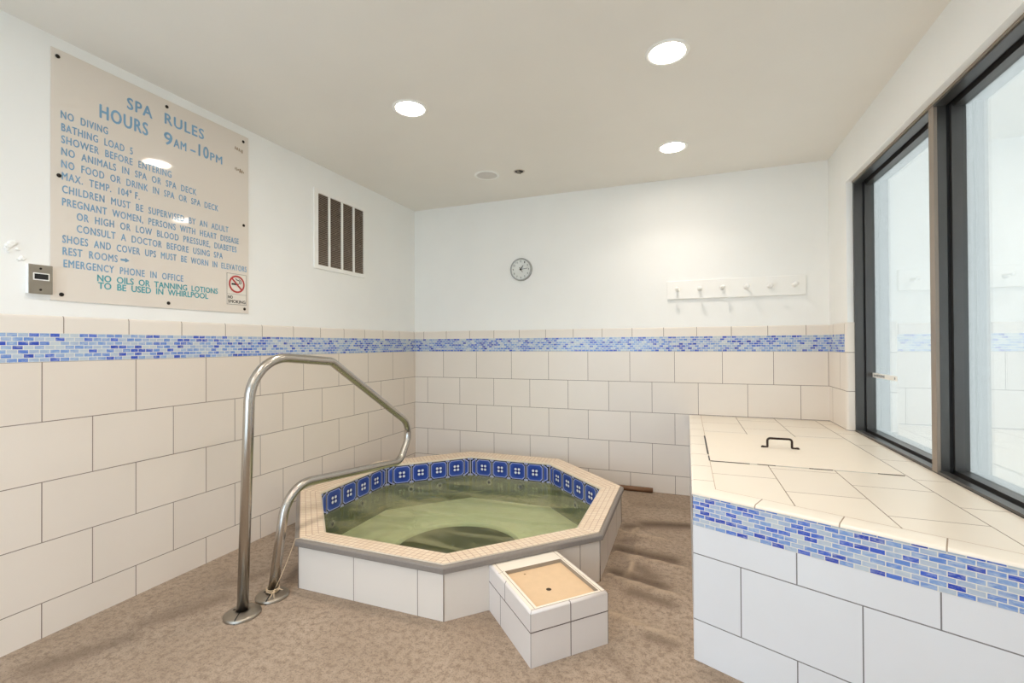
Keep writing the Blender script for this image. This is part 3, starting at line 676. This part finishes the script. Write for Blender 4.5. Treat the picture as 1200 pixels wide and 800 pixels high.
# access hatch
hat = thing('access_hatch', (2.99, -1.13, BZ), 'flat cream access hatch lid with dark handle set into the bench top', 'hatch')
mb = MB(); mb.box((HX0, HY0, BZ), (HX1, HY1, BZ + 0.004))
M['hatch'] = plain('hatch_paint', (240, 229, 212), 0.4, var=0.015)
mb.build('lid', [M['hatch']], hat, bevel=0.0012)
mb = MB(); rr_ = random.Random(5); x = HX0
while x < HX1:
    w = rr_.uniform(0.03, 0.10); k = rr_.random(); mb.box((x, HY0 - rr_.uniform(0.003, 0.006), BZ), (min(x + w, HX1), HY0, BZ + 0.003), 0 if k < 0.55 else 1); x += w
mb.box((HX0 - 0.008, -1.36, BZ), (HX0, -0.86, BZ + 0.0012), 2); mb.box((HX0 - 0.006, -1.50, BZ), (HX0, -1.40, BZ + 0.0012), 2)
mb.build('worn_edge', [plain('edge_caulk', (206, 200, 190), 0.7), plain('edge_gap', (96, 86, 78), 0.8), M['black']], hat, merge=False)
hp = fillet([(2.893, -1.107, BZ + 0.006), (2.914, -1.107, BZ + 0.006), (2.914, -1.107, BZ + 0.054), (3.030, -1.107, BZ + 0.054), (3.030, -1.107, BZ + 0.006), (3.055, -1.107, BZ + 0.006)], [0.006, 0.014, 0.014, 0.006], 6)
mb = MB(); mb.tube(hp, 0.0058, 12)
for x in (2.893, 3.055): mb.lathe([(0.010, 0.0042), (0.010, 0.008), (0.006, 0.0125), (0.0, 0.013)], (x, -1.107, BZ), 16)
mb.build('handle', [plain('dark_bronze', (58, 44, 36), 0.35, 0.6)], hat, merge=False)

# ------------------------------------------------------------------ sign on the left wall
SX = -0.006; TH = 0.006; FACE = SX + TH
sg = thing('spa_rules_sign', (SX, -2.33, 1.94), 'large cream spa rules board with blue lettering on the left wall', 'sign')
mb = MB(); mb.box((SX + 0.0005, -2.745, 1.405), (FACE, -1.858, 2.482), 0, '-y')
z0, z1, ya, yb, fb = 1.405, 2.482, -2.800, -2.745, FACE - 0.0022
mb.face([(fb, ya, z0), (FACE, yb, z0), (FACE, yb, z1), (fb, ya, z1)]); mb.face([(SX + .0005, ya, z0), (fb, ya, z0), (fb, ya, z1), (SX + .0005, ya, z1)])
mb.face([(SX + .0005, ya, z1), (fb, ya, z1), (FACE, yb, z1), (SX + .0005, yb, z1)]); mb.face([(SX + .0005, yb, z0), (FACE, yb, z0), (fb, ya, z0), (SX + .0005, ya, z0)])
t = NT('sign_acrylic'); M['sign'] = t.set(s2l((226, 217, 206)), 0.06, 0, 0.5)
mb.build('board', [M['sign']], sg)
pl_ = lambda u, v: (FACE + 0.0008, u, v)
blue = plain('sign_blue', (126, 168, 200), 0.4, var=0.02); teal = plain('sign_teal', (84, 166, 176), 0.4, var=0.02)
mb = MB()
for b_, y0, y1, z, cap in (("SPA", -2.515, -2.405, 2.380, 0.055), ("RULES", -2.344, -2.139, 2.385, 0.055), ("HOURS", -2.626, -2.425, 2.289, 0.062), ("9", -2.347, -2.308, 2.284, 0.064), ("AM", -2.300, -2.236, 2.276, 0.044),
                            ("-", -2.212, -2.186, 2.28, 0.05), ("10", -2.167, -2.112, 2.290, 0.064), ("PM", -2.101, -2.031, 2.280, 0.044)):
    if b_ in ('SPA', 'HOURS'): mb = MB()
    put_text(mb, b_, y0, y1, z, cap, pl_, 0.02, 1.15)
    if b_ in ('RULES', 'PM'): mb.build('heading_line', [blue], sg, merge=False)
mb = MB()
for b_, y0, y1, z in (("NO  DIVING", -2.767, -2.595, 2.208), ("BATHING  LOAD  5", -2.765, -2.492, 2.154), ("SHOWER  BEFORE  ENTERING", -2.765, -2.312, 2.102), ("NO  ANIMALS  IN  SPA  OR  SPA  DECK", -2.765, -2.181, 2.05),
                       ("NO  FOOD  OR  DRINK  IN  SPA  OR  SPA  DECK", -2.765, -2.055, 1.996), ("MAX.  TEMP.  104\u00b0 F.", -2.763, -2.462, 1.944), ("CHILDREN  MUST  BE  SUPERVISED  BY  AN  ADULT", -2.762, -1.992, 1.888),
                       ("PREGNANT  WOMEN,  PERSONS  WITH  HEART  DISEASE", -2.762, -1.926, 1.833), ("OR  HIGH  OR  LOW  BLOOD  PRESSURE,  DIABETES", -2.711, -1.940, 1.781), ("CONSULT  A  DOCTOR  BEFORE  USING  SPA", -2.711, -2.028, 1.728),
                       ("SHOES  AND  COVER  UPS  MUST  BE  WORN  IN  ELEVATORS", -2.761, -1.873, 1.673), ("REST  ROOMS", -2.760, -2.556, 1.621), ("EMERGENCY  PHONE  IN  OFFICE", -2.757, -2.252, 1.568)):
    mb = MB(); put_text(mb, b_, y0, y1, z, 0.033, pl_, 0.016, 1.15); mb.build('rule_line', [blue], sg, merge=False)
mb = MB()
q = lambda y, z: (FACE + 0.0008, y, z)
mb.face([q(-2.543, 1.615), q(-2.522, 1.615), q(-2.522, 1.625), q(-2.543, 1.625)]); mb.face([q(-2.524, 1.608), q(-2.506, 1.62), q(-2.524, 1.632)])
mb.build('arrow', [blue], sg, merge=False)
mb = MB(); put_text(mb, "NO  OILS  OR  TANNING  LOTIONS", -2.635, -2.058, 1.521, 0.030, pl_, 0.022, 1.0)
tag(mb.build('notice_line', [teal], sg, merge=False), 'teal upper line of the bottom notice')
mb = MB(); put_text(mb, "TO  BE  USED  IN  WHIRLPOOL", -2.632, -2.115, 1.487, 0.030, pl_, 0.022, 1.0)
tag(mb.build('notice_line', [teal], sg, merge=False), 'teal lower line of the bottom notice')
for y, z in ((-2.778, 2.45), (-2.334, 2.447), (-1.893, 2.446), (-2.773, 1.941), (-1.891, 1.938), (-2.764, 1.432), (-2.326, 1.431), (-1.886, 1.431)):
    mb = MB(); mb.lathe([(0.0085, 0), (0.0085, 0.0015), (0.006, 0.003), (0.0, 0.0035)], (FACE, y, z), 16, 'x'); mb.build('screw', [M['screw']], sg)
# smudges of removed letters
rr_ = random.Random(11); mb = MB()
for (y0, y1, z0, z1) in ((-1.950, -1.897, 2.378, 2.400), (-1.950, -1.891, 2.256, 2.276)):
    y = y0
    while y < y1:
        w = rr_.uniform(0.005, 0.011); zz = z0 + (z1 - z0) * 0.5 - 0.14 * (y - y0); h = rr_.uniform(0.006, 0.013)
        mb.face([q(y, zz - h), q(y + w, zz - h + 0.002), q(y + w * 0.9, zz + h), q(y + 0.001, zz + h - 0.003)]); y += w + 0.003
mb.build('residue', [plain('residue', (158, 138, 112), 0.7)], sg, merge=False)
# no smoking notice
mb = MB(); mb.box((FACE, -2.004, 1.452), (FACE + 0.0012, -1.873, 1.637)); ns = mb.build('no_smoking_notice', [plain('notice_white', (232, 226, 216), 0.3)], sg)
mb = MB(); F2 = FACE + 0.0018; q2 = lambda y, z: (F2, y, z)
for a, b in (((-2.003, 1.4525), (-1.874, 1.4555)), ((-2.003, 1.6335), (-1.874, 1.6365)), ((-2.003, 1.4525), (-2.000, 1.6365)), ((-1.877, 1.4525), (-1.874, 1.6365)), ((-2.003, 1.513), (-1.874, 1.515))):
    mb.face([q2(a[0], a[1]), q2(b[0], a[1]), q2(b[0], b[1]), q2(a[0], b[1])])
mb.build('notice_border', [plain('grey_line', (160, 152, 146), 0.5)], ns, merge=False)
mb = MB(); cy, cz, R0, R1 = -1.9385, 1.575, 0.042, 0.052
for k in range(40):
    a0, a1 = 2 * PI * k / 40, 2 * PI * (k + 1) / 40
    mb.face([(F2 + .0006, cy + R0 * math.cos(a0), cz + R0 * math.sin(a0)), (F2 + .0006, cy + R1 * math.cos(a0), cz + R1 * math.sin(a0)), (F2 + .0006, cy + R1 * math.cos(a1), cz + R1 * math.sin(a1)), (F2 + .0006, cy + R0 * math.cos(a1), cz + R0 * math.sin(a1))])
d = 0.7071; w = 0.005
mb.face([(F2 + .0006, cy - R0 * d - w * d, cz + R0 * d - w * d), (F2 + .0006, cy + R0 * d - w * d, cz - R0 * d - w * d), (F2 + .0006, cy + R0 * d + w * d, cz - R0 * d + w * d), (F2 + .0006, cy - R0 * d + w * d, cz + R0 * d + w * d)])
mb.build('red_circle', [plain('sign_red', (190, 60, 56), 0.4)], ns, merge=False)
mb = MB()
mb.face([q2(cy - 0.034, cz - 0.006), q2(cy + 0.012, cz - 0.006), q2(cy + 0.012, cz + 0.004), q2(cy - 0.034, cz + 0.004)])
def smoke(pts, w):
    for (a, b) in zip(pts, pts[1:]):
        dx, dy = b[0] - a[0], b[1] - a[1]; l = math.hypot(dx, dy); ox, oy = -dy / l * w, dx / l * w
        mb.face([q2(cy + a[0] - ox, cz + a[1] - oy), q2(cy + b[0] - ox, cz + b[1] - oy), q2(cy + b[0] + ox, cz + b[1] + oy), q2(cy + a[0] + ox, cz + a[1] + oy)])
smoke([(0.016, 0.004), (0.020, 0.014), (0.012, 0.024), (-0.002, 0.026), (-0.008, 0.034)], 0.0022); smoke([(0.022, 0.002), (0.030, 0.010), (0.026, 0.022), (0.016, 0.030)], 0.002)
put_text(mb, "NO", -1.995, -1.965, 1.496, 0.018, q2, 0.02, 1.0); put_text(mb, "SMOKING", -1.995, -1.882, 1.471, 0.018, q2, 0.02, 1.0)
mb.build('black_print', [M['black']], ns, merge=False)

# ------------------------------------------------------------------ air vent grille
vt = thing('air_vent', (-0.006, -1.04, 2.06), 'white framed return air grille with brown dusty louvers high on the left wall', 'vent')
y0, y1, z0, z1 = -1.325, -0.760, 1.768, 2.352; iy0, iy1, iz0, iz1 = -1.288, -0.782, 1.797, 2.322
mb = MB(); a, b = -0.006, 0.006
mb.box((a, y0, z0), (b, iy0, z1)); mb.box((a, iy1, z0), (b, y1, z1)); mb.box((a, iy0, z0), (b, iy1, iz0)); mb.box((a, iy0, iz1), (b, iy1, z1))
mb.build('frame', [M['white_paint']], vt, merge=False)
for y in (-1.1745, -1.0365, -0.903):
    mb = MB(); mb.box((-0.003, y - 0.010, iz0), (0.005, y + 0.010, iz1)); mb.build('divider', [M['white_paint']], vt)
mb = MB(); nsl = 46
for k in range(nsl):
    z = iz0 + (iz1 - iz0) * (k + 0.5) / nsl; mb.face([(-0.0045, iy0, z + 0.005), (0.0035, iy0, z - 0.0025), (0.0035, iy1, z - 0.0025), (-0.0045, iy1, z + 0.005)]); mb.face([(0.0035, iy0, z - 0.0025), (0.0035, iy0, z - 0.0037), (0.0035, iy1, z - 0.0037), (0.0035, iy1, z - 0.0025)])
mb.build('louvers', [plain('dusty_louver', (176, 160, 144), 0.6, var=0.1)], vt, merge=False)
mb = MB(); mb.box((-0.0058, iy0, iz0), (-0.0048, iy1, iz1))
t = NT('vent_filter'); n = t.noise(t.pos(), 26, 4, 0.7); M['filter'] = t.set(t.ramp(n, [(0.40, s2l((40, 30, 24))), (0.60, s2l((84, 66, 54))), (0.70, s2l((170, 164, 160)))]), 0.8)  # palest noise stop paints glints into the dirty brown filter
mb.build('filter', [M['filter']], vt)

# ------------------------------------------------------------------ steel key switch plate
sp = thing('switch_plate', (-0.006, -2.838, 1.486), 'square steel switch plate with black slot beside the spa rules board', 'switch')
mb = MB(); mb.box((-0.006, -2.876, 1.428), (0.014, -2.803, 1.543)); mb.build('back_box', [M['white_paint']], sp)
mb = MB(); mb.box((0.014, -2.878, 1.426), (0.018, -2.801, 1.546)); mb.build('plate', [M['steel_dull']], sp, bevel=0.002)
mb = MB(); mb.box((0.018, -2.864, 1.482), (0.0188, -2.812, 1.512)); mb.build('slot_surround', [M['white_paint']], sp)
mb = MB(); mb.box((0.0186, -2.860, 1.486), (0.0196, -2.816, 1.508)); mb.build('slot', [M['black']], sp)
for z in (1.530, 1.443):
    mb = MB(); mb.lathe([(0.0045, 0), (0.004, 0.0015), (0, 0.002)], (0.018, -2.840, z), 14, 'x'); mb.build('screw', [M['screw']], sp)
# chipped plaster
mb = MB(); rr_ = random.Random(2)
for (y, z, r) in ((-2.918, 1.622, 0.018), (-2.934, 1.597, 0.013), (-2.926, 1.610, 0.015), (-2.910, 1.628, 0.010), (-2.900, 1.600, 0.010), (-2.885, 1.567, 0.016), (-2.896, 1.560, 0.010), (-2.928, 1.585, 0.008)):
    pts = [(y + r * rr_.uniform(0.5, 1.1) * math.cos(a), z + r * rr_.uniform(0.35, 0.8) * math.sin(a)) for a in [2 * PI * k / 9 for k in range(9)]]
    for k in range(9):
        p0, p1 = pts[k], pts[(k + 1) % 9]; mb.face([(-0.0058, p0[0], p0[1]), (-0.0058, p1[0], p1[1]), (0.001, y + (p1[0] - y) * 0.6, z + (p1[1] - z) * 0.6), (0.001, y + (p0[0] - y) * 0.6, z + (p0[1] - z) * 0.6)])
    mb.face([(0.001, y + (q_[0] - y) * 0.6, z + (q_[1] - z) * 0.6) for q_ in pts])
pf = mb.build('paint_flakes', [M['white_paint']], wl, merge=False)

# ------------------------------------------------------------------ clock
ck = thing('wall_clock', (1.117, 0.006, 1.884), 'round white wall clock with thin grey rim on the back wall', 'clock')
CXk, CZk, Rk = 1.117, 1.884, 0.102
def lath_y(mb, prof, c, n=40, mi=0): mb.lathe([(r, -h) for r, h in prof], c, n, 'y', mi)
mb = MB(); lath_y(mb, [(Rk, 0.0), (Rk, 0.026), (Rk - 0.004, 0.031), (Rk - 0.010, 0.031), (Rk - 0.0125, 0.022)], (CXk, 0.006, CZk)); mb.build('rim', [plain('clock_rim', (176, 178, 176), 0.35, 0.3)], ck)
mb = MB(); lath_y(mb, [(Rk - 0.0115, 0.020), (0.0, 0.020)], (CXk, 0.006, CZk)); mb.build('face', [plain('clock_face', (226, 228, 224), 0.5, var=0.005)], ck)
YF = 0.006 - 0.0212
mb = MB()
for k in range(1, 13):
    a = PI / 2 - k * PI / 6; cx_, cz_ = CXk + 0.073 * math.cos(a), CZk + 0.073 * math.sin(a); w = 0.016 if k > 9 else 0.010
    put_text(mb, str(k), cx_ - w / 2, cx_ + w / 2, cz_, 0.017, lambda u, v: (u, YF, v), 0.01, 1.0)
mb.build('numerals', [plain('numeral_grey', (92, 96, 94), 0.5)], ck, merge=False)
def hand(name, deg, l, w, dy, tail, mat):
    mb = MB(); a = math.radians(90 - deg); d = Vector((math.cos(a), 0, math.sin(a))); s = Vector((-d.z, 0, d.x)) * w; o = Vector((CXk, YF - dy, CZk))
    mb.face([o - d * tail - s, o + d * l - s * 0.6, o + d * l + s * 0.6, o - d * tail + s]); b_ = Vector((0, -0.001, 0))
    mb.face([o - d * tail + s + b_, o + d * l + s * 0.6 + b_, o + d * l - s * 0.6 + b_, o - d * tail - s + b_]); mb.build(name, [mat], ck, merge=False)
hand('hour_hand', 34, 0.042, 0.0036, 0.002, 0.01, M['black']); hand('minute_hand', 84, 0.068, 0.0026, 0.004, 0.012, plain('hand_grey', (90, 92, 92), 0.5)); hand('second_hand', 148, 0.034, 0.0022, 0.006, 0.02, M['black'])
mb = MB(); lath_y(mb, [(0.0065, 0.021), (0.0065, 0.029), (0.0, 0.030)], (CXk, 0.006, CZk), 16); mb.build('hub', [M['black']], ck)

# ------------------------------------------------------------------ hook rail
hr = thing('coat_rack', (2.848, 0.006, 1.636), 'white wall board with six pegs for towels on the back wall', 'coat rack')
mb = MB(); mb.box((2.366, -0.014, 1.563), (3.332, 0.0055, 1.708)); mb.build('board', [M['white_paint']], hr, bevel=0.003)
for x in (2.444, 2.608, 2.771, 2.937, 3.094, 3.255):
    mb = MB()
    prof = [(0.017, 0.0), (0.017, 0.004), (0.009, 0.008), (0.0075, 0.035), (0.0085, 0.066), (0.0145, 0.074), (0.0155, 0.082), (0.012, 0.089), (0.0, 0.092)]
    lath_y(mb, prof, (x, -0.014, 1.636), 18); mb.build('peg', [M['white_paint']], hr)

# ------------------------------------------------------------------ ceiling fittings
def can(x, y, lit, label, first=None):
    if first is not None:
        r = first.copy(); COL.objects.link(r); r.location = (x, y, ZC); r['label'] = label
        for ch in first.children:
            c = ch.copy(); c.parent = r; COL.objects.link(c)
        return r
    o = thing('ceiling_light', (x, y, ZC), label, 'ceiling light', 'recessed ceiling lights')
    mb = MB(); mb.lathe([(0.098, 0.0), (0.096, -0.004), (0.090, -0.006), (0.080, -0.005), (0.0775, -0.002)], n=40); mb.build('trim_ring', [M['white_paint']], o, loc=(0, 0, 0))
    mb = MB(); mb.lathe([(0.0, -0.0035), (0.0775, -0.0035)] if lit else [(0.0, -0.0035), (0.0775, -0.0035)], n=40); mb.build('lens', [M['lamp'] if lit else M['lens_off']], o, loc=(0, 0, 0))
    return o
c0 = can(1.068, -1.719, True, 'lit round recessed ceiling light nearest the left wall, above the hot tub')
can(2.436, -1.721, True, 'lit round recessed ceiling light nearest the viewer, largest of the three lit', c0)
can(2.430, -0.640, True, 'lit round recessed ceiling light near the back wall above the towel pegs', c0)
can(1.057, -0.625, False, 'unlit round recessed ceiling light near the back corner of the ceiling')
cf = thing('ceiling_fitting', (1.318, -0.610, ZC), 'small open ceiling hole with a metal bracket, beside the unlit light', 'ceiling fitting')
mb = MB(); mb.lathe([(0.044, 0.0), (0.043, -0.003), (0.036, -0.004), (0.033, -0.001)], n=28); mb.build('ring', [plain('ring_paint', (206, 196, 184), 0.5)], cf, loc=(0, 0, 0))
mb = MB(); mb.lathe([(0.034, -0.0012), (0.0, -0.0012)], n=28); mb.build('opening', [M['black']], cf, loc=(0, 0, 0))
mb = MB(); mb.box((-0.008, -0.032, -0.010), (0.006, 0.032, -0.0015)); mb.box((-0.012, -0.006, -0.016), (0.012, 0.006, -0.006)); mb.build('bracket', [M['steel_dull']], cf, merge=False, loc=(0, 0, 0))

# ------------------------------------------------------------------ pipe lying along the back wall
mb = MB(); mb.tube([(1.93, -0.026, 0.020), (2.06, -0.026, 0.020), (2.245, -0.026, 0.020)], 0.019, 18)
pp = mb.build('floor_pipe', [plain('rusty_pipe', (134, 98, 70), 0.6, scale=50, var=0.12)]); tag(pp, 'short rusty brown pipe lying on the floor against the back wall', 'pipe')
